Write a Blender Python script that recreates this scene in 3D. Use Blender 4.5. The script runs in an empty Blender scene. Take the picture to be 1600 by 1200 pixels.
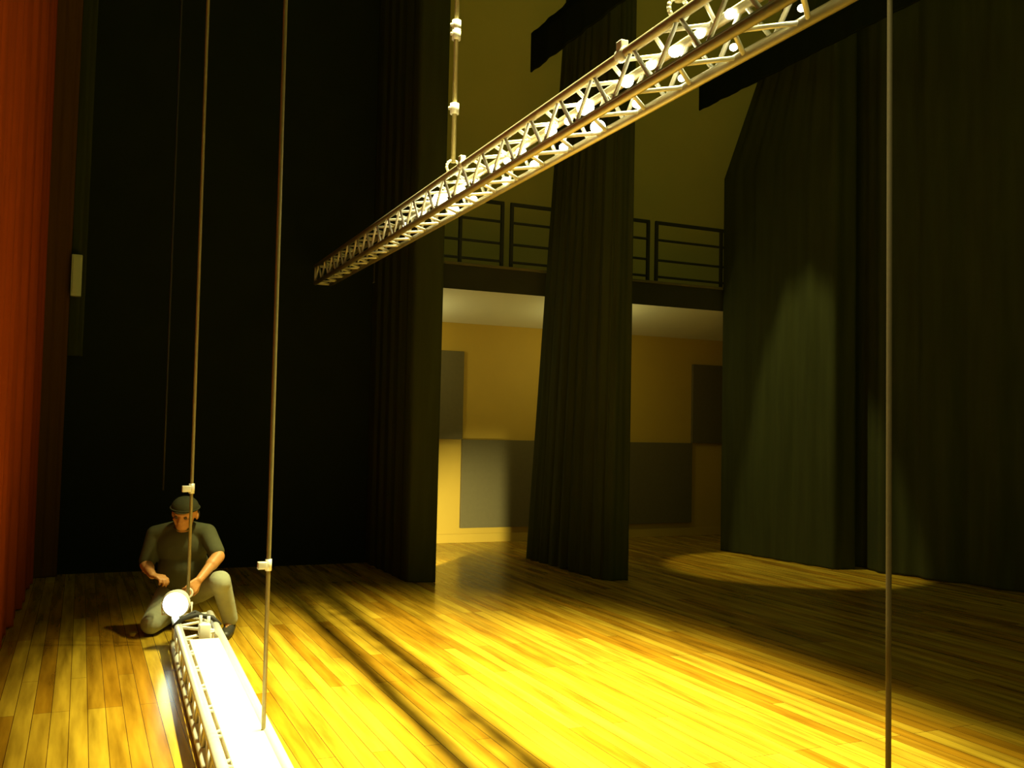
import bpy, bmesh, math, random
from mathutils import Vector, Matrix
random.seed(7)
S = bpy.context.scene
COL = S.collection
R = math.radians

# ------------------------------------------------------------------ camera
CAM_H = 1.55
YAW, PITCH, ROLL = R(24.07), R(2.71), math.atan(0.021)
def make_camera():
    cd = bpy.data.cameras.new('camera')
    cd.sensor_fit = 'HORIZONTAL'; cd.sensor_width = 36.0
    cd.lens = 36.0 * 1500.0 / 1600.0
    cd.clip_start = 0.05; cd.clip_end = 100
    o = bpy.data.objects.new('camera', cd); COL.objects.link(o)
    f = Vector((math.sin(YAW)*math.cos(PITCH), math.cos(YAW)*math.cos(PITCH), math.sin(PITCH)))
    r = Vector((math.cos(YAW), -math.sin(YAW), 0)); u = r.cross(f)
    c, s = math.cos(ROLL), math.sin(ROLL)
    r2 = r*c + u*s; u2 = u*c - r*s
    m = Matrix((r2, u2, -f)).transposed().to_4x4(); m.translation = Vector((0, 0, CAM_H))
    o.matrix_world = m
    S.camera = o
make_camera()

# ------------------------------------------------------------------ materials
def mat(name, col, rough=0.6, metal=0.0, emit=None, estr=0.0, bump=0.0, bscale=60.0, var=0.0, vscale=6.0, spec=0.5, coat=0.0, vstretch=(1,1,1)):
    m = bpy.data.materials.new(name); m.use_nodes = True
    nt = m.node_tree; b = nt.nodes['Principled BSDF']
    b.inputs['Base Color'].default_value = (*col, 1); b.inputs['Roughness'].default_value = rough
    b.inputs['Metallic'].default_value = metal
    b.inputs['Specular IOR Level'].default_value = spec
    b.inputs['Coat Weight'].default_value = coat
    if emit:
        b.inputs['Emission Color'].default_value = (*emit, 1); b.inputs['Emission Strength'].default_value = estr
    tc = nt.nodes.new('ShaderNodeTexCoord')
    if var > 0:
        mp = nt.nodes.new('ShaderNodeMapping'); mp.inputs['Scale'].default_value = vstretch
        n = nt.nodes.new('ShaderNodeTexNoise'); n.inputs['Scale'].default_value = vscale; n.inputs['Detail'].default_value = 4
        nt.links.new(tc.outputs['Object'], mp.inputs['Vector']); nt.links.new(mp.outputs['Vector'], n.inputs['Vector'])
        mx = nt.nodes.new('ShaderNodeMix'); mx.data_type = 'RGBA'
        mx.inputs[6].default_value = (*[max(0, c*(1-var)) for c in col], 1)
        mx.inputs[7].default_value = (*[min(1, c*(1+var)) for c in col], 1)
        nt.links.new(n.outputs['Fac'], mx.inputs[0]); nt.links.new(mx.outputs[2], b.inputs['Base Color'])
    if bump > 0:
        n2 = nt.nodes.new('ShaderNodeTexNoise'); n2.inputs['Scale'].default_value = bscale
        bp = nt.nodes.new('ShaderNodeBump'); bp.inputs['Strength'].default_value = bump; bp.inputs['Distance'].default_value = 0.01
        nt.links.new(tc.outputs['Object'], n2.inputs['Vector'])
        nt.links.new(n2.outputs['Fac'], bp.inputs['Height']); nt.links.new(bp.outputs['Normal'], b.inputs['Normal'])
    return m

def floor_mat():
    m = bpy.data.materials.new('stage_floor_boards'); m.use_nodes = True
    nt = m.node_tree; b = nt.nodes['Principled BSDF']; L = nt.links.new
    tc = nt.nodes.new('ShaderNodeTexCoord')
    mp = nt.nodes.new('ShaderNodeMapping'); mp.inputs['Rotation'].default_value = (0, 0, R(90))
    L(tc.outputs['Object'], mp.inputs['Vector'])
    br = nt.nodes.new('ShaderNodeTexBrick')
    br.inputs['Scale'].default_value = 1.0
    br.inputs['Brick Width'].default_value = 1.9; br.inputs['Row Height'].default_value = 0.088
    br.inputs['Mortar Size'].default_value = 0.0022; br.inputs['Mortar Smooth'].default_value = 0.3
    br.inputs['Bias'].default_value = -0.1
    br.offset = 0.37; br.offset_frequency = 3
    br.inputs['Color1'].default_value = (0.38, 0.195, 0.010, 1)
    br.inputs['Color2'].default_value = (0.58, 0.40, 0.035, 1)
    br.inputs['Mortar'].default_value = (0.14, 0.07, 0.01, 1)
    L(mp.outputs['Vector'], br.inputs['Vector'])
    mp2 = nt.nodes.new('ShaderNodeMapping'); mp2.inputs['Scale'].default_value = (9, 0.7, 1)
    L(tc.outputs['Object'], mp2.inputs['Vector'])
    n = nt.nodes.new('ShaderNodeTexNoise'); n.inputs['Scale'].default_value = 1.6; n.inputs['Detail'].default_value = 6
    L(mp2.outputs['Vector'], n.inputs['Vector'])
    cr = nt.nodes.new('ShaderNodeValToRGB')
    cr.color_ramp.elements[0].position = 0.32; cr.color_ramp.elements[0].color = (0.55, 0.50, 0.42, 1)
    cr.color_ramp.elements[1].position = 0.68; cr.color_ramp.elements[1].color = (1.15, 1.15, 1.1, 1)
    L(n.outputs['Fac'], cr.inputs['Fac'])
    mx = nt.nodes.new('ShaderNodeMix'); mx.data_type = 'RGBA'; mx.blend_type = 'MULTIPLY'; mx.inputs[0].default_value = 1.0
    L(br.outputs['Color'], mx.inputs[6]); L(cr.outputs['Color'], mx.inputs[7])
    L(mx.outputs[2], b.inputs['Base Color'])
    b.inputs['Roughness'].default_value = 0.34; b.inputs['Specular IOR Level'].default_value = 0.45
    rr = nt.nodes.new('ShaderNodeMapRange'); rr.inputs[3].default_value = 0.15; rr.inputs[4].default_value = 0.32
    L(n.outputs['Fac'], rr.inputs[0]); L(rr.outputs[0], b.inputs['Roughness'])
    return m

M = {}
M['floor'] = floor_mat()
M['black_cloth'] = mat('black_stage_velour', (0.046, 0.053, 0.015), 0.95, spec=0.1, var=0.35, vscale=2.5, vstretch=(4, 4, 0.4), bump=0.15, bscale=180)
M['dark_cloth'] = mat('dense_black_velour', (0.012, 0.017, 0.008), 0.98, spec=0.05, var=0.3, vscale=2.0, vstretch=(4, 4, 0.4))
M['red_cloth'] = mat('red_stage_velour', (0.36, 0.060, 0.005), 0.9, spec=0.1, var=0.25, vscale=3, vstretch=(5, 5, 0.3), bump=0.1, bscale=160)
M['brown_cloth'] = mat('dark_brown_velour', (0.10, 0.045, 0.008), 0.95, spec=0.1, var=0.25, vscale=3, vstretch=(5, 5, 0.3))
M['wall'] = mat('ochre_wall_paint', (0.56, 0.36, 0.03), 0.75, var=0.06, vscale=2, bump=0.05, bscale=90)
M['upper_wall'] = mat('olive_wall_paint', (0.68, 0.54, 0.11), 0.8, var=0.06, vscale=2)
M['soffit'] = mat('pale_soffit_paint', (0.80, 0.76, 0.44), 0.8, var=0.04, vscale=2)
M['panel'] = mat('dark_acoustic_fabric', (0.155, 0.125, 0.045), 0.9, spec=0.15, var=0.1, vscale=20, bump=0.1, bscale=250)
M['black_wall'] = mat('black_wall_paint', (0.014, 0.019, 0.009), 0.9, spec=0.1, var=0.2, vscale=3)
M['gallery'] = mat('dark_gallery_paint', (0.055, 0.052, 0.018), 0.8, var=0.2, vscale=5)
M['rail'] = mat('dark_railing_paint', (0.035, 0.034, 0.012), 0.5, var=0.2, vscale=8)
M['edge_trim'] = mat('ochre_edge_trim', (0.20, 0.16, 0.05), 0.6, var=0.1, vscale=8)
M['alu'] = mat('brushed_aluminium', (0.82, 0.82, 0.76), 0.36, metal=0.2, var=0.08, vscale=25)
M['dull_alu'] = mat('dull_aluminium', (0.52, 0.47, 0.33), 0.45, metal=0.7, var=0.12, vscale=25)
M['white_metal'] = mat('white_enamel', (0.86, 0.86, 0.82), 0.35, var=0.03, vscale=10)
M['brown_rope'] = mat('brown_rope', (0.055, 0.040, 0.012), 0.8, var=0.2, vscale=40)
M['steel_rope'] = mat('steel_wire_rope', (0.30, 0.25, 0.11), 0.5, metal=0.3, var=0.2, vscale=40)
M['clamp'] = mat('bright_zinc', (0.92, 0.92, 0.88), 0.3, metal=0.15, var=0.05, vscale=30)
M['black_rubber'] = mat('black_rubber', (0.02, 0.02, 0.018), 0.7, var=0.2, vscale=20)
M['black_metal'] = mat('black_powder_coat', (0.025, 0.025, 0.02), 0.5, var=0.1, vscale=20)
M['box'] = mat('pale_plastic', (0.55, 0.60, 0.36), 0.5, var=0.05, vscale=15)
M['lens'] = mat('lit_lamp_lens', (0.9, 0.95, 0.9), 0.3, emit=(0.80, 1.0, 0.86), estr=9.0, var=0.02)
M['glow'] = mat('glowing_white', (0.95, 0.93, 0.8), 0.3, emit=(1.0, 0.97, 0.62), estr=16.0, var=0.02)
M['skin'] = mat('skin', (0.62, 0.30, 0.10), 0.5, var=0.1, vscale=25)
M['shirt'] = mat('dark_grey_cotton', (0.10, 0.105, 0.055), 0.9, spec=0.1, var=0.15, vscale=12, bump=0.3, bscale=14)
M['jeans'] = mat('grey_denim', (0.37, 0.39, 0.28), 0.85, spec=0.15, var=0.15, vscale=18, bump=0.3, bscale=16)
M['cap'] = mat('dark_cap_cotton', (0.055, 0.058, 0.03), 0.9, spec=0.1, var=0.15, vscale=20)
M['hair'] = mat('dark_hair', (0.02, 0.015, 0.01), 0.6, var=0.3, vscale=60)
M['shoe'] = mat('dark_shoe_leather', (0.03, 0.028, 0.02), 0.5, var=0.2, vscale=20)
M['eye_white'] = mat('eye', (0.10, 0.07, 0.04), 0.3, var=0.02)

# ------------------------------------------------------------------ helpers
def link(name, bm, m, parent=None, smooth=False, mats=None):
    me = bpy.data.meshes.new(name)
    bmesh.ops.recalc_face_normals(bm, faces=bm.faces)
    bm.to_mesh(me); bm.free()
    for x in (mats or [m]): me.materials.append(x)
    if smooth:
        for p in me.polygons: p.use_smooth = True
    o = bpy.data.objects.new(name, me); COL.objects.link(o)
    if parent: o.parent = parent
    return o
def tag(o, label=None, cat=None, group=None, kind=None):
    if label: o['label'] = label
    if cat: o['category'] = cat
    if group: o['group'] = group
    if kind: o['kind'] = kind
    return o
def empty(name, loc=(0, 0, 0), rz=0.0):
    o = bpy.data.objects.new(name, None); COL.objects.link(o)
    o.location = loc; o.rotation_euler = (0, 0, rz); o.empty_display_size = 0.1
    return o
def box(bm, lo, hi, bev=0.0):
    r = bmesh.ops.create_cube(bm, size=1.0)
    vs = r['verts']
    c = [(a+b)/2 for a, b in zip(lo, hi)]; s = [abs(b-a) for a, b in zip(lo, hi)]
    for v in vs: v.co = Vector((v.co.x*s[0]+c[0], v.co.y*s[1]+c[1], v.co.z*s[2]+c[2]))
    if bev > 0:
        es = list({e for v in vs for e in v.link_edges})
        bmesh.ops.bevel(bm, geom=es, offset=bev, segments=2, affect='EDGES', profile=0.6)
def tube(bm, pts, r, n=10, cap=True):
    pts = [Vector(p) for p in pts]
    rs = r if isinstance(r, (list, tuple)) else [r]*len(pts)
    rings = []; ref = None
    for i, p in enumerate(pts):
        d = (pts[min(i+1, len(pts)-1)] - pts[max(i-1, 0)]).normalized()
        if ref is None:
            ref = Vector((0, 0, 1)) if abs(d.z) < 0.9 else Vector((1, 0, 0))
        a = (ref - d*ref.dot(d)).normalized(); b = d.cross(a); ref = a
        rings.append([bm.verts.new(p + (a*math.cos(2*math.pi*k/n) + b*math.sin(2*math.pi*k/n))*rs[i]) for k in range(n)])
    for q, w in zip(rings, rings[1:]):
        for k in range(n): bm.faces.new((q[k], q[(k+1) % n], w[(k+1) % n], w[k]))
    if cap:
        bm.faces.new(rings[0][::-1]); bm.faces.new(rings[-1])
def ball(bm, c, r, sc=(1, 1, 1), seg=14):
    res = bmesh.ops.create_uvsphere(bm, u_segments=seg, v_segments=max(6, seg//2+2), radius=r)
    for v in res['verts']: v.co = Vector((v.co.x*sc[0]+c[0], v.co.y*sc[1]+c[1], v.co.z*sc[2]+c[2]))
    return res['verts']
def B(): return bmesh.new()

def lerp_path(path, n):
    P = [Vector(p) for p in path]
    ls = [0]
    for a, b in zip(P, P[1:]): ls.append(ls[-1] + (b-a).length)
    out = []
    for i in range(n):
        s = ls[-1]*i/(n-1)
        k = 0
        while k < len(P)-2 and s > ls[k+1]: k += 1
        t = (s-ls[k])/max(1e-6, ls[k+1]-ls[k])
        d = (P[k+1]-P[k]).normalized()
        out.append((P[k].lerp(P[k+1], t), Vector((-d.y, d.x)), s))
    return out
def drape(name, bot, top, z0, z1, m, amp=0.05, wl=0.35, thick=0.012, rows=14, step=0.03, seed=0, parent=None, ease=1.0, flare=0.0):
    """hanging cloth whose hem follows the plan path bot and whose head follows top"""
    rnd = random.Random(seed)
    L = sum((Vector(b)-Vector(a)).length for a, b in zip(bot, bot[1:]))
    n = max(6, int(L/step))
    pb, pt = lerp_path(bot, n), lerp_path(top, n)
    ph = [rnd.uniform(0, 6.28) for _ in range(4)]
    bm = B(); grid = []
    for j in range(rows+2):
        t = 0.0 if j == 0 else 0.02/(z1-z0) if j == 1 else (j-1)/rows
        te = t**ease
        row = []
        for i in range(n):
            (qb, nb, s), (qt, nt_, _) = pb[i], pt[i]
            p = qb.lerp(qt, te); nn = nb
            w = 2*math.pi/wl
            d = math.sin(s*w + ph[0] + 0.8*math.sin(s*1.7+ph[1])) * 0.7 + 0.3*math.sin(s*w*2.3 + ph[2] + 0.5*t)
            d *= amp*(0.75+0.25*math.sin(s*0.9+ph[3]))*(1 - 0.25*t)
            edge = min(1, min(i, n-1-i)/4)
            hem = 0
            row.append(bm.verts.new((p.x + nn.x*d*edge, p.y + nn.y*d*edge, z0 + hem + (z1-z0)*t)))
        grid.append(row)
    for a, b in zip(grid, grid[1:]):
        for i in range(n-1): bm.faces.new((a[i], a[i+1], b[i+1], b[i]))
    o = link(name, bm, m, parent, smooth=True)
    sm = o.modifiers.new('thickness', 'SOLIDIFY'); sm.thickness = thick; sm.offset = 0
    return o

# ------------------------------------------------------------------ the setting
WY = 12.25       # wing wall plane
BY = 10.72       # black wall plane beside the proscenium
def struct(name, lo, hi, m, bev=0.0):
    bm = B(); box(bm, lo, hi, bev)
    return tag(link(name, bm, m), kind='structure')
bm = B(); box(bm, (-1.4, -1.5, -0.12), (12.5, 12.6, 0.0))
tag(link('floor', bm, M['floor']), kind='structure')
struct('wall_far', (2.9, WY, 0), (12.5, WY+0.2, 3.4), M['wall'])
struct('wall_upper', (2.9, WY, 3.4), (12.5, WY+0.2, 9.5), M['upper_wall'])
struct('wall_proscenium', (-1.4, BY, 0), (2.9, BY+0.2, 9.5), M['black_wall'])
struct('wall_return', (2.9, BY, 0), (3.0, WY, 9.5), M['black_wall'])
struct('wall_left', (-1.4, -1.5, 0), (-1.2, BY, 9.5), M['black_wall'])
struct('wall_rear', (12.3, -1.5, 0), (12.5, WY, 9.5), M['black_wall'])
# skirting on the wing wall
struct('baseboard_far', (3.0, WY-0.018, 0), (12.3, WY, 0.12), M['wall'], 0.004)

# side gallery: front edge, sloping pale soffit, trim strip
GY = 10.68
bm = B()
xs = (3.0, 12.3)
prof = [(GY, 3.21), (GY, 3.53), (WY, 3.53), (WY, 2.99)]
va = [bm.verts.new((xs[0], y, z)) for y, z in prof]; vb = [bm.verts.new((xs[1], y, z)) for y, z in prof]
for i in range(4):
    bm.faces.new((va[i], va[(i+1) % 4], vb[(i+1) % 4], vb[i]))
bm.faces.new(va); bm.faces.new(vb[::-1])
g = link('gallery_slab', bm, None, mats=[M['gallery'], M['soffit']])
for p in g.data.polygons:
    if p.normal.z < -0.5: p.material_index = 1
tag(g, kind='structure')
struct('trim_1', (3.0, GY-0.02, 3.50), (12.3, GY, 3.535), M['edge_trim'], 0.004)

# acoustic panels on the wing wall
def panel(x0, x1, z0, z1, label):
    bm = B(); box(bm, (x0, WY-0.05, z0), (x1, WY, z1), 0.006)
    tag(link('acoustic_panel', bm, M['panel']), label, 'wall panel', 'acoustic panels on the wing wall')
panel(3.33, 4.73, 1.40, 2.60, 'dark upper acoustic panel half hidden by the first black leg curtain')
panel(4.73, 6.60, 0.20, 1.40, 'dark lower acoustic panel partly lit by the wing lamp in the first opening')
panel(6.60, 8.47, 0.20, 1.40, 'dark lower acoustic panel in the second opening beside the middle leg curtain')
panel(8.47, 10.34, 1.40, 2.60, 'dark upper acoustic panel in the second opening beside the rear leg curtain')

# gallery railing: separate framed panels
def railing(x0, x1, mids, label):
    t = empty('gallery_railing', (x0, GY+0.08, 3.53)); L = x1-x0
    tag(t, label, 'railing', 'railing panels on the gallery edge')
    for x in [0, L] + [m-x0 for m in mids]:
        bm = B(); box(bm, (x-0.02, -0.02, 0), (x+0.02, 0.02, 0.80), 0.004); link('post', bm, M['rail'], t)
    for z, h in ((0.80, 0.022), (0.57, 0.014), (0.30, 0.014), (0.08, 0.014)):
        bm = B(); box(bm, (0.02 if h < .02 else -0.02, -0.016, z-h), (L-(0.02 if h < .02 else -0.02), 0.016, z+h), 0.004); link('rail', bm, M['rail'], t)
railing(3.06, 4.63, [4.08], 'dark railing panel between first leg curtain and the hanging truss, on the gallery')
railing(4.757, 6.73, [], 'dark railing panel passing behind the middle black leg curtain, on the gallery')
railing(6.86, 8.83, [7.9], 'dark railing panel running behind the rear leg curtain, on the gallery')

# ------------------------------------------------------------------ curtains
c = drape('leg_curtain', [(3.012, 10.75), (3.04, 9.26), (3.30, 9.17)], [(3.012, 10.75), (3.04, 9.26), (3.32, 9.17)], 0.001, 9.3, M['black_cloth'], 0.018, 0.30, seed=1)
tag(c, 'tall black leg curtain nearest the proscenium wall, left of the first lit opening', 'curtain', 'black leg curtains')
c = drape('leg_curtain', [(4.96, 10.57), (5.01, 8.80), (5.27, 8.72)], [(4.97, 9.70), (5.01, 8.80), (5.27, 8.72)], 0.001, 7.4, M['black_cloth'], 0.035, 0.24, seed=2, step=0.02)
tag(c, 'tall black leg curtain standing between the two lit wing openings', 'curtain', 'black leg curtains')
# rear leg, its far edge drawn back near the head
def leg_rear():
    bot = [(7.83, 10.60), (8.04, 8.75), (8.30, 8.66)]
    o = drape('leg_curtain', bot, bot, 0.001, 8.0, M['black_cloth'], 0.04, 0.42, seed=3, rows=32)
    for v in o.data.vertices:
        if v.co.z > 5.0:
            k = (v.co.z-5.0)/1.4*1.02
            f = max(0, (v.co.y-8.75)/2.2)
            v.co.y -= min(k*f, 1.9*f)
    return o
tag(leg_rear(), 'black leg curtain right of the second opening, with a soft cone of light on it', 'curtain', 'black leg curtains')
c = drape('rear_curtain', [(8.45, 9.2), (8.42, 8.3), (8.78, 6.8), (9.1, 4.5), (9.4, 1.0)], [(8.45, 9.2), (8.42, 8.3), (8.78, 6.8), (9.1, 4.5), (9.4, 1.0)], 0.01, 9.3, M['black_cloth'], 0.06, 0.6, seed=4)
tag(c, 'wide black rear curtain closing the stage behind the right hand hanging rope', 'curtain')
c = drape('main_curtain', [(-0.62, 2.0), (-0.56, 4.5), (-0.50, 7.0), (-0.41, 10.45)], [(-0.62, 2.0), (-0.56, 4.5), (-0.50, 7.0), (-0.41, 10.45)], 0.01, 9.3, M['red_cloth'], 0.065, 0.34, seed=6, step=0.025)
tag(c, 'red pleated main curtain hanging along the front of the stage', 'curtain')
c = drape('side_drape', [(-0.42, 10.50), (-0.17, 10.58)], [(-0.40, 10.50), (-0.14, 10.58)], 0.001, 9.3, M['brown_cloth'], 0.02, 0.12, seed=9, step=0.01)
tag(c, 'dark brown drape between the red curtain and the slim pale box', 'curtain')
c = drape('side_drape', [(-0.16, 10.66), (-0.02, 10.62)], [(-0.14, 10.66), (0.0, 10.62)], 2.2, 9.3, M['black_cloth'], 0.01, 0.1, seed=8, step=0.01)
tag(c, 'narrow dark drape hanging beside the far edge of the red curtain', 'curtain')
def border(x, yfar, z0, z1, label):
    o = drape('border_curtain', [(x, yfar), (x, 2.0)], [(x, yfar), (x, 2.0)], z0, z1, M['dark_cloth'], 0.015, 0.5, thick=0.02, rows=4)
    tag(o, label, 'curtain', 'black border curtains')
border(4.72, 10.20, 5.80, 6.27, 'black horizontal border curtain crossing high in front of the middle leg curtain')
border(7.70, 11.02, 6.05, 6.42, 'black horizontal border curtain crossing high in front of the rear leg curtain')

# little pale box on the black wall
t = empty('wall_box', (-0.105, 10.54, 2.79))
tag(t, 'slim pale upright box beside the far edge of the red curtain', 'wall box')
bm = B(); box(bm, (-0.05, -0.04, 0), (0.05, 0.04, 0.42), 0.01); link('housing', bm, M['box'], t)
bm = B(); box(bm, (-0.035, -0.05, 0.03), (0.035, -0.04, 0.39), 0.004); link('cover', bm, M['box'], t)
bm = B(); box(bm, (-0.03, 0.04, 0.1), (0.03, 0.06, 0.32)); link('bracket', bm, M['black_metal'], t)

# ------------------------------------------------------------------ trusses
def truss_geo(t, L, W, H, bay, cr, lr, m_ch, m_lace, sides=('left', 'right', 'top', 'bottom')):
    """local frame: runs along +Y from 0 to L, width along X, height along Z (0..H)"""
    cs = {'bl': (-W/2, 0), 'br': (W/2, 0), 'tl': (-W/2, H), 'tr': (W/2, H)}
    for k, (x, z) in cs.items():
        bm = B(); tube(bm, [(x, 0, z), (x, L, z)], cr, 14); link('chord', bm, m_ch, t, True)
    n = int(round(L/bay)); st = L/n
    def lace(a, b, flip):
        bm = B()
        for i in range(n):
            y0, y1 = i*st, (i+1)*st; ym = (y0+y1)/2
            p, q = (a, b) if not flip else (b, a)
            tube(bm, [(p[0], y0+.01, p[1]), (q[0], ym, q[1])], lr, 8)
            tube(bm, [(q[0], ym, q[1]), (p[0], y1-.01, p[1])], lr, 8)
        link('lacing', bm, m_lace, t, True)
    if 'left' in sides: lace(cs['bl'], cs['tl'], False)
    if 'right' in sides: lace(cs['br'], cs['tr'], True)
    if 'bottom' in sides: lace(cs['bl'], cs['br'], True)
    if 'top' in sides: lace(cs['tl'], cs['tr'], False)
    for y in (0.0, L):
        bm = B()
        tube(bm, [(-W/2, y, 0), (W/2, y, 0), ], lr*1.3, 8); tube(bm, [(-W/2, y, H), (W/2, y, H)], lr*1.3, 8)
        tube(bm, [(-W/2, y, 0), (-W/2, y, H)], lr*1.3, 8); tube(bm, [(W/2, y, 0), (W/2, y, H)], lr*1.3, 8)
        link('end_frame', bm, m_lace, t, True)
def aim(o, p0, p1):
    d = Vector(p1)-Vector(p0)
    o.location = p0
    o.rotation_euler = (math.atan2(d.z, math.hypot(d.x, d.y)), 0, math.atan2(-d.x, d.y))
    return d.length

# upper truss
U0, U1 = Vector((2.03, 1.75, 2.905)), Vector((2.315, 10.24, 3.075))
t = empty('lighting_truss')
UL = aim(t, U0, U1)
tag(t, 'glittering aluminium box truss hanging diagonally over the stage', 'truss', 'stage trusses')
truss_geo(t, UL, 0.165, 0.185, 0.36, 0.021, 0.0095, M['dull_alu'], M['alu'])
upper = t
# small round glowing balls inside the truss: along the far top chord and along the far bottom chord
GLOWS = [(0.052, a) for a in ((5.44, 0.122, 0.018), (4.99, 0.128, 0.020), (4.57, 0.150, 0.044), (4.12, 0.130, 0.028), (3.85, 0.125, 0.018), (3.51, 0.130, 0.026), (3.30, 0.132, 0.018), (3.09, 0.132, 0.025), (2.69, 0.148, 0.025), (2.48, 0.142, 0.017), (2.29, 0.160, 0.035), (1.88, 0.158, 0.024), (1.67, 0.162, 0.017), (1.48, 0.156, 0.021), (1.30, 0.164, 0.016), (1.10, 0.166, 0.017))]
GLOWS += [(0.062, a) for a in ((4.29, 0.030, 0.032), (3.89, 0.026, 0.019), (3.34, 0.026, 0.021), (2.92, 0.026, 0.020), (2.55, 0.030, 0.018), (2.17, 0.032, 0.029), (1.80, 0.036, 0.017), (1.44, 0.036, 0.013), (1.09, 0.040, 0.012), (0.71, 0.040, 0.011))]
bm = B(); ball(bm, (0, 0, 0), 1.0, seg=16); proto = link('glow_ball', bm, M['glow'], t, True)
for k_, (x_, (y_, z_, r_)) in enumerate(GLOWS):
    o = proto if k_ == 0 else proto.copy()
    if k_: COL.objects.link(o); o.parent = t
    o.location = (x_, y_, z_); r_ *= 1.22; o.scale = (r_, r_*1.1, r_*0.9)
def upt(y, dx=0.0, dz=0.0):
    k = (y-U0.y)/(U1.y-U0.y); p = U0.lerp(U1, k); return Vector((p.x+dx, p.y, p.z+dz))
def clampset(parent, y):
    bm = B()
    k = (y-U0.y)/(U1.y-U0.y)*UL
    tube(bm, [(-0.0825, k-0.03, 0.185), (-0.0825, k+0.03, 0.185)], 0.028, 12)
    box(bm, (-0.105, k-0.022, 0.20), (-0.07, k+0.022, 0.24), 0.004)
    link('coupler', bm, M['clamp'], parent, True)
clampset(upper, 5.45); clampset(upper, 3.42)

# hoists that carry the upper truss
def hoist(y, spread, label, fit):
    top = upt(y, 0, 0.0)
    t = empty('truss_hoist', (top.x, top.y, top.z+0.25)); tag(t, label, 'hoist', 'hoists carrying the hanging truss')
    zt = 9.45-(top.z+0.25)
    bm = B(); tube(bm, [(0, 0, 0.06), (0, 0, zt)], 0.016, 10); link('hoist_rope', bm, M['steel_rope'], t, True)
    for z in fit:
        bm = B(); tube(bm, [(0, 0, z-0.035), (0, 0, z+0.035)], [0.030, 0.030], 12); tube(bm, [(0.02, 0, z), (-0.04, 0, z)], 0.012, 8); link('rope_clip', bm, M['clamp'], t, True)
    bm = B()
    for k in range(16):
        a0, a1 = k*2*math.pi/16, (k+1)*2*math.pi/16
        tube(bm, [(0.045*math.cos(a0), 0, 0.045*math.sin(a0)+0.03), (0.045*math.cos(a1), 0, 0.045*math.sin(a1)+0.03)], 0.009, 8)
    link('shackle', bm, M['clamp'], t, True)
    for s in spread:
        p = upt(y+s, -0.0875, 0.19) - Vector(t.location)
        bm = B(); tube(bm, [(0, 0, 0.0), tuple(p)], 0.013, 8); link('bridle_sling', bm, M['steel_rope'], t, True)
hoist(5.88, (0.75, -0.25), 'pale hoist rope with clips in front of the first leg curtain, above the hanging truss', (0.42, 0.92, 0.98))
hoist(3.12, (0.3, -0.3), 'hoist rope at the upper near end of the hanging truss', (0.5,))

# truss on the floor
F0, F1 = Vector((0.600, 1.6, 0.0)), Vector((0.755, 7.08, 0.0))
t = empty('lighting_truss')
FW, FH, FC = 0.235, 0.185, 0.026
FL = aim(t, F0, F1); t.location.z = FC
tag(t, 'brightly lit truss lying on the stage floor in front of the crouching man', 'truss', 'stage trusses')
truss_geo(t, FL, FW, FH, 0.4, FC, 0.010, M['alu'], M['alu'])
floor_truss = t
# white batten tray carried inside the floor truss
bm = B()
box(bm, (-0.078, 0.25, 0.150), (0.13, FL-0.85, FH+0.012), 0.008)
box(bm, (-0.078, 0.25, 0.05), (-0.068, FL-0.85, 0.16))
box(bm, (0.12, 0.25, 0.05), (0.13, FL-0.85, 0.16))
tray = link('cable_tray', bm, M['white_metal'], t)
tray['label'] = 'white metal tray fixed between the chords'
for x, y in ((-0.005, 1.92), (-0.02, 1.78), (0.02, 1.72)):
    bm = B(); tube(bm, [(x, y, FH+0.008), (x, y, FH+0.034)], [0.014, 0.012], 12); link('knob', bm, M['black_rubber'], t, True)
bm = B()
tube(bm, [(-FW/2-0.03, FL-0.42, FH+0.0), (-FW/2+0.02, FL-0.40, FH+0.05), (0, FL-0.38, FH+0.07), (FW/2-0.02, FL-0.40, FH+0.05), (FW/2+0.03, FL-0.42, FH)], 0.016, 10)
tube(bm, [(-FW/2, FL-0.30, FH+0.01), (0, FL-0.22, FH+0.06), (FW/2, FL-0.30, FH+0.01)], 0.014, 10)
link('black_strap', bm, M['black_rubber'], t, True)
bm = B()
box(bm, (-0.01, FL-0.72, FH-0.02), (0.06, FL-0.62, FH+0.07), 0.008); tube(bm, [(0.0, FL-0.67, FH+0.05), (0.0, FL-0.67, FH+0.12)], 0.01, 8); tube(bm, [(0.05, FL-0.66, FH+0.05), (0.05, FL-0.66, FH+0.11)], 0.01, 8)
link('hanging_bracket', bm, M['white_metal'], t, True)

# ------------------------------------------------------------------ hanging ropes
def rope(p_bot, p_top, r, label, clampz=None, hook=False, m='steel_rope', clamp_side=-1, cs=1.0):
    t = empty('hanging_rope', p_bot); tag(t, label, 'rope', 'ropes hanging over the stage')
    d = Vector(p_top)-Vector(p_bot)
    bm = B(); tube(bm, [d*(k/12) for k in range(13)], r, 10); link('rope_line', bm, M[m], t, True)
    if clampz:
        k = (clampz-p_bot[2])/d.z; q = d*k
        bm = B()
        tube(bm, [q-Vector((0, 0, 0.035*cs)), q+Vector((0, 0, 0.035*cs))], 0.020*cs, 12)
        box(bm, (q.x-0.065*cs, q.y-0.022*cs, q.z-0.024*cs), (q.x-0.008, q.y+0.022*cs, q.z+0.02*cs), 0.004)
        link('rope_clamp', bm, M['clamp'], t, True)
    if hook:
        bm = B()
        pts = [Vector((0.0, 0, 0.10)), Vector((0, 0, 0.05))] + [Vector((0.028*math.sin(a), 0, 0.02+0.03*math.cos(a))) for a in [i*math.pi/6 for i in range(10)]]
        tube(bm, pts, 0.008, 8); link('hook', bm, M['clamp'], t, True)
    return t

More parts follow.
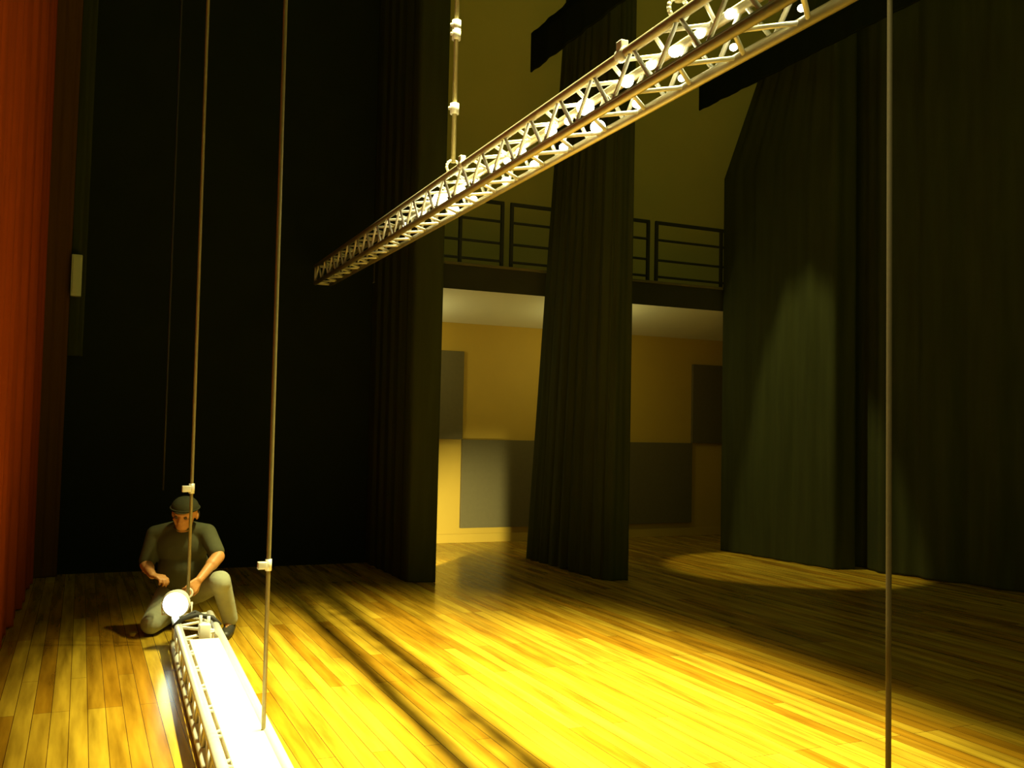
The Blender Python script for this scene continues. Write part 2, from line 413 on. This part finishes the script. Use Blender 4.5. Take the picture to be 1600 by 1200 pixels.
rope((0.725, 7.10, 0.34), (0.700, 7.10, 9.45), 0.0115, 'hanging steel rope passing in front of the crouching man, clamp just above his cap', 1.088, True)
rope((0.772, 4.30, 0.215), (0.752, 4.30, 9.45), 0.0095, 'hanging steel rope that reaches the middle of the floor truss, bright clamp on it', 0.935, False, cs=0.72)
rope((3.058, 3.0, 0.01), (3.055, 3.0, 9.45), 0.0115, 'hanging brown rope that crosses the dark rear curtain from top to bottom', m='brown_rope')
rope((0.676, 9.0, 0.95), (0.679, 9.0, 9.45), 0.010, 'faint dark rope hanging behind the crouching man, ending above his shoulder', m='black_metal')

# ------------------------------------------------------------------ the man at the end of the floor truss
MAN = empty('person', (0.7726, 7.6501, 0.0), -YAW)
tag(MAN, 'man in dark cap and grey t-shirt kneeling at the end of the floor truss', 'person')
def remeshed(name, bm, m, voxel, parent, smooth_it=6, fac=0.5):
    o = link(name, bm, m, parent, True)
    r = o.modifiers.new('r', 'REMESH'); r.mode = 'VOXEL'; r.voxel_size = voxel; r.use_smooth_shade = True
    sm = o.modifiers.new('s', 'SMOOTH'); sm.iterations = smooth_it; sm.factor = fac
    bpy.context.view_layer.update()
    dg = bpy.context.evaluated_depsgraph_get()
    me = bpy.data.meshes.new_from_object(o.evaluated_get(dg))
    o.modifiers.clear(); old = o.data; o.data = me; bpy.data.meshes.remove(old); me.name = name
    if not me.materials: me.materials.append(m)
    for p in me.polygons: p.use_smooth = True
    return o
def limb(bm, pts, rs, n=14):
    # densified tapered limb with round joints
    P = [Vector(p) for p in pts]; out, rr = [], []
    for i in range(len(P)-1):
        for k in range(12):
            out.append(P[i].lerp(P[i+1], k/12)); rr.append(rs[i]+(rs[i+1]-rs[i])*k/12)
    out.append(P[-1]); rr.append(rs[-1])
    for p, r in zip(out, rr): ball(bm, p, r, seg=n)
def xf(verts, mtx):
    for v in verts: v.co = mtx @ v.co

def hand(bm, wrist, d, palm_n, thumb_side, curl, sc=1.0):
    """palm with four curled fingers and a side thumb. d: wrist->knuckles, palm_n: palm facing direction"""
    d = Vector(d).normalized(); n = (Vector(palm_n)-d*Vector(palm_n).dot(d)).normalized(); s = d.cross(n)*thumb_side
    w = Vector(wrist)
    for k in range(5):
        for j in (-1, -0.33, 0.33, 1):
            ball(bm, w + d*(0.018+0.016*k)*sc + s*(j*(0.020+0.0035*k))*sc, 0.0145*sc, seg=10)
    lens = (0.040, 0.045, 0.042, 0.033)
    for f in range(4):
        off = (1.0-2*f/3)*0.032
        p = w + d*(0.088-0.004*abs(f-1))*sc + s*off*sc
        a = 0.25+0.06*f; l = lens[f]
        for seg, (frac, rad) in enumerate(((1.0, 0.0095), (0.66, 0.0088), (0.5, 0.0080))):
            dirv = d*math.cos(a) + n*math.sin(a)
            q = p + dirv*l*frac*sc
            for k in range(6): ball(bm, p.lerp(q, k/5), rad*sc, seg=8)
            p = q; a += curl
    p = w + d*0.028*sc + s*0.030*sc + n*0.006
    for (dv, l, rad) in ((d*0.62+s*0.62+n*0.48, 0.040, 0.0120), (d*0.75+s*0.12+n*0.65, 0.032, 0.0105), (d*0.72-s*0.25+n*0.65, 0.025, 0.0090)):
        q = p + dv.normalized()*l*sc
        for k in range(6): ball(bm, p.lerp(q, k/5), rad*sc, seg=8)
        p = q

HEAD = Matrix.Translation((0.012, -0.155, 0.872)) @ Matrix.Rotation(R(4), 4, 'Y') @ Matrix.Rotation(R(13), 4, 'X') @ Matrix.Scale(1.12, 4, (1, 0, 0))
LSH, LEL, LWR = (0.148, -0.04, 0.725), (0.276, -0.165, 0.57), (0.214, -0.40, 0.432)
RSH, REL, RWR = (-0.238, -0.04, 0.705), (-0.282, -0.09, 0.487), (-0.150, -0.315, 0.445)
# body: one continuous skin surface
bm = B()
ball(bm, (-0.04, 0.10, 0.31), 1, (0.165, 0.135, 0.13)); ball(bm, (-0.04, 0.03, 0.46), 1, (0.165, 0.135, 0.17)); ball(bm, (-0.045, -0.02, 0.63), 1, (0.180, 0.115, 0.15))
limb(bm, [(-0.22, -0.04, 0.71), (0.13, -0.04, 0.73)], [0.055, 0.055])
limb(bm, [(-0.03, -0.05, 0.74), (0.0, -0.11, 0.82)], [0.068, 0.058])
limb(bm, [LSH, LEL, LWR], [0.060, 0.046, 0.029]); limb(bm, [RSH, REL, RWR], [0.060, 0.046, 0.029])
limb(bm, [LEL, Vector(LEL).lerp(Vector(LWR), .35)], [0.047, 0.046]); limb(bm, [REL, Vector(REL).lerp(Vector(RWR), .35)], [0.047, 0.046])
limb(bm, [(0.07, 0.08, 0.30), (0.335, -0.29, 0.415), (0.365, -0.13, 0.085)], [0.085, 0.058, 0.042])
limb(bm, [(-0.15, 0.09, 0.28), (-0.17, -0.25, 0.085), (-0.165, 0.13, 0.07)], [0.085, 0.06, 0.042])
limb(bm, [(0.365, -0.13, 0.05), (0.385, -0.30, 0.035)], [0.035, 0.03]); limb(bm, [(-0.165, 0.13, 0.06), (-0.165, 0.27, 0.04)], [0.035, 0.03])
hand(bm, LWR, (-0.25, -0.62, -0.42), (-0.75, 0.1, -0.5), 1, 0.75)
hand(bm, RWR, (0.85, -0.45, -0.05), (0.15, -0.1, -0.9), 1, 0.85)
hv = []
hv += ball(bm, (0, 0.010, 0.030), 1, (0.078, 0.096, 0.090), 24)
hv += ball(bm, (0, -0.018, -0.030), 1, (0.064, 0.072, 0.075), 20)
hv += ball(bm, (0, -0.045, -0.078), 1, (0.042, 0.040, 0.036), 16)      # chin and jaw
hv += ball(bm, (0, -0.070, 0.018), 1, (0.050, 0.022, 0.012), 12)       # brow
hv += ball(bm, (0.036, -0.062, -0.022), 1, (0.022, 0.022, 0.018), 12) + ball(bm, (-0.036, -0.062, -0.022), 1, (0.022, 0.022, 0.018), 12)
for k in range(6): hv += ball(bm, (0, -0.086-0.0032*k, 0.004-0.0075*k), 0.0085+0.0009*k, seg=8)   # nose
hv += ball(bm, (0.012, -0.093, -0.036), 0.0085, seg=8) + ball(bm, (-0.012, -0.093, -0.036), 0.0085, seg=8)
hv += ball(bm, (0, -0.084, -0.060), 1, (0.024, 0.010, 0.0055), 10) + ball(bm, (0, -0.082, -0.070), 1, (0.021, 0.011, 0.006), 10)  # lips
for sx in (1, -1): hv += ball(bm, (sx*0.079, 0.015, -0.008), 1, (0.010, 0.020, 0.031), 12)
xf(hv, HEAD)
body = remeshed('body', bm, M['skin'], 0.0065, MAN, 4)
for sx in (1, -1):
    bm = B(); ball(bm, HEAD @ Vector((sx*0.030, -0.0765, -0.001)), 0.0125, seg=12); link('eye', bm, M['eye_white'], MAN, True)
bm = B(); hv = []
for a in range(-4, 5):
    t_ = a*0.36
    hv += ball(bm, (0.073*math.sin(t_), 0.030+0.074*math.cos(t_), -0.010), 1, (0.018, 0.020, 0.036), 10)
xf(hv, HEAD); remeshed('hair', bm, M['hair'], 0.006, MAN, 3)
# t-shirt
bm = B()
ball(bm, (-0.04, 0.08, 0.34), 1, (0.178, 0.152, 0.11)); ball(bm, (-0.04, 0.02, 0.46), 1, (0.190, 0.165, 0.185), 24); ball(bm, (-0.045, -0.02, 0.63), 1, (0.205, 0.138, 0.165), 24)
limb(bm, [(-0.235, -0.04, 0.705), (-0.05, -0.03, 0.745), (0.145, -0.04, 0.725)], [0.070, 0.078, 0.070])
limb(bm, [LSH, Vector(LSH).lerp(Vector(LEL), .80)], [0.070, 0.062]); limb(bm, [RSH, Vector(RSH).lerp(Vector(REL), .86)], [0.070, 0.063])
shirt = remeshed('t_shirt', bm, M['shirt'], 0.009, MAN, 5)
bm = B()
cp = Vector((-0.012, -0.085, 0.775))
pts = [cp + Vector((0.066*math.cos(a), 0.055*math.sin(a), 0.022*math.sin(a))) for a in [i*2*math.pi/24 for i in range(25)]]
tube(bm, pts, 0.009, 8); link('collar', bm, M['shirt'], MAN, True)
# trousers
bm = B()
ball(bm, (-0.04, 0.11, 0.29), 1, (0.185, 0.150, 0.135), 24)
limb(bm, [(0.06, 0.08, 0.29), (0.335, -0.29, 0.412), (0.365, -0.125, 0.11)], [0.108, 0.074, 0.060])
ball(bm, (0.335, -0.30, 0.40), 0.078)
limb(bm, [(-0.15, 0.09, 0.26), (-0.17, -0.25, 0.086), (-0.165, 0.10, 0.075)], [0.108, 0.076, 0.060])
remeshed('trousers', bm, M['jeans'], 0.009, MAN, 5)
# shoes
for (hx, hy), (tx, ty) in (((0.362, -0.10), (0.395, -0.335)), ((-0.165, 0.13), (-0.165, 0.34))):
    bm = B()
    a, b = Vector((hx, hy, 0.045)), Vector((tx, ty, 0.035))
    for k in range(9):
        p = a.lerp(b, k/8); ball(bm, p, 1, (0.040+0.008*math.sin(k/8*3.1), 0.040, 0.044-0.012*k/8), 12)
    limb(bm, [(hx, hy-0.01, 0.05), (hx, hy-0.02, 0.10)], [0.045, 0.045])
    sh = remeshed('shoe', bm, M['shoe'], 0.007, MAN, 4)
    zmin = min(v.co.z for v in sh.data.vertices)
    for v in sh.data.vertices: v.co.z = max(v.co.z - zmin, 0.0) if v.co.z - zmin > 0.012 else 0.0 + (v.co.z-zmin)*0.2
# cap
bm = B(); hv = []
res = bmesh.ops.create_uvsphere(bm, u_segments=32, v_segments=20, radius=1)['verts']
for v in res:
    z = v.co.z
    v.co = Vector((v.co.x*0.089, v.co.y*0.107+0.008, (z if z > 0 else z*0.02)*0.092+0.044))
    if z > 0.8: v.co.z -= 0.02*(z-0.8)
hv += res
xf(hv, HEAD); cap = link('cap', bm, M['cap'], MAN, True)
bm = B(); n = 18
vt = []
for k in range(n+1):
    a = math.pi + math.pi*k/n
    for rr in (0.0, 1.0):
        x = math.cos(a)*0.086*(1-0.12*rr); y = math.sin(a)*(0.104+0.020*rr)+0.008
        vt.append(bm.verts.new((x, y, 0.046 - rr*0.008*abs(math.sin(a)))))
for k in range(n): bm.faces.new((vt[2*k], vt[2*k+1], vt[2*k+3], vt[2*k+2]))
xf(vt, HEAD); o = link('cap_brim', bm, M['cap'], cap, True)
md = o.modifiers.new('thickness', 'SOLIDIFY'); md.thickness = 0.005
bm = B()
pts = [HEAD @ Vector((0.0905*math.cos(a), 0.1085*math.sin(a)+0.008, 0.052)) for a in [i*2*math.pi/36 for i in range(37)]]
tube(bm, pts, 0.006, 8); link('cap_band', bm, M['cap'], cap, True)

# ------------------------------------------------------------------ work lamp on the truss end
t = empty('work_lamp', (0.640, 7.0, 0.312)); t.rotation_euler = (R(8), 0, -YAW+R(8))
tag(t, 'dazzling white work lamp on the end of the floor truss beside the man', 'lamp')
bm = B(); tube(bm, [(0, -0.03, 0), (0, 0.0, 0), (0, 0.07, 0), (0, 0.10, 0)], [0.092, 0.094, 0.075, 0.04], 28); link('lamp_housing', bm, M['white_metal'], t, True)
bm = B(); ball(bm, (0, -0.030, 0), 1, (0.084, 0.022, 0.084), 24); link('lens', bm, M['lens'], t, True)
bm = B(); tube(bm, [(-0.098, 0.02, 0), (-0.098, 0.02, -0.085), (0.098, 0.02, -0.085), (0.098, 0.02, 0)], 0.008, 8); link('yoke', bm, M['white_metal'], t, True)

# floor lamp in the wing, behind the first leg curtain
t = empty('floor_lamp', (3.14, 9.62, 0.0))
tag(t, 'small floodlight standing on the wing floor behind the first black leg curtain', 'lamp')
bm = B(); box(bm, (-0.06, -0.20, 0.0), (0.07, -0.05, 0.42), 0.01); link('housing', bm, M['black_metal'], t)
bm = B()  # unseen flap added to cut the lamp's light off along an upright edge
pl = [(0.078, 0.090), (0.088, 0.088), (0.125, -0.20), (0.115, -0.20)]
q0 = [bm.verts.new((x, y, 0.0)) for x, y in pl]; q1 = [bm.verts.new((x, y, 0.50)) for x, y in pl]
bm.faces.new(q0); bm.faces.new(q1)
for k in range(4): bm.faces.new((q0[k], q0[(k+1) % 4], q1[(k+1) % 4], q1[k]))
link('shadow_flap', bm, M['black_metal'], t)

# ------------------------------------------------------------------ light
def light(name, kind, loc, energy, col, **kw):
    ld = bpy.data.lights.new(name, kind); ld.energy = energy; ld.color = col
    for k, v in kw.items(): setattr(ld, k, v)
    o = bpy.data.objects.new(name, ld); COL.objects.link(o); o.location = loc
    return o
def spot(name, loc, target, energy, col, size, blend, radius=0.03):
    o = light(name, 'SPOT', loc, energy, col, spot_size=R(size), spot_blend=blend, shadow_soft_size=radius)
    o.rotation_euler = (Vector(target)-Vector(loc)).to_track_quat('-Z', 'Y').to_euler()
    return o
WARM = (1.0, 0.91, 0.36)
for i in range(11):
    y = 2.3 + i*0.42
    p = upt(y)                                  # the row of lamps runs parallel to the hanging truss, three metres above it
    spot('overhead_batten_lamp', (p.x+0.287, y, p.z+3.11), (p.x, y+0.1, 0), (850, 900, 1000, 1200, 1500, 1750, 1850, 1800, 1650, 1450, 1300)[i], WARM, 50, 0.95, 0.075)
spot('rear_pool_lamp', (6.2, 9.2, 8.9), (7.62, 8.96, 0), 1600, WARM, 19.9, 0.3, 0.02)
spot('wing_floor_lamp', (3.14, 9.62, 0.30), (4.75, 12.25, 0.10), 560, (1.0, 0.95, 0.55), 54, 1.0, 0.003)
light('soffit_fill', 'POINT', (3.66, 11.5, 2.5), 12, (1.0, 0.92, 0.48), shadow_soft_size=0.08)  # unseen fill light without a fixture, added to brighten the left soffit

light('wing_ceiling_lamp', 'POINT', (6.05, 11.0, 2.55), 13, (1.0, 0.90, 0.40), shadow_soft_size=0.08)
w = bpy.data.worlds.new('world'); S.world = w; w.use_nodes = True
bg = w.node_tree.nodes['Background']; bg.inputs['Color'].default_value = (0.55, 0.60, 0.14, 1); bg.inputs['Strength'].default_value = 0.23

S.view_settings.view_transform = 'Standard'; S.view_settings.look = 'None'
S.view_settings.exposure = 0.0; S.view_settings.gamma = 1.0; S.view_settings.use_curve_mapping = False
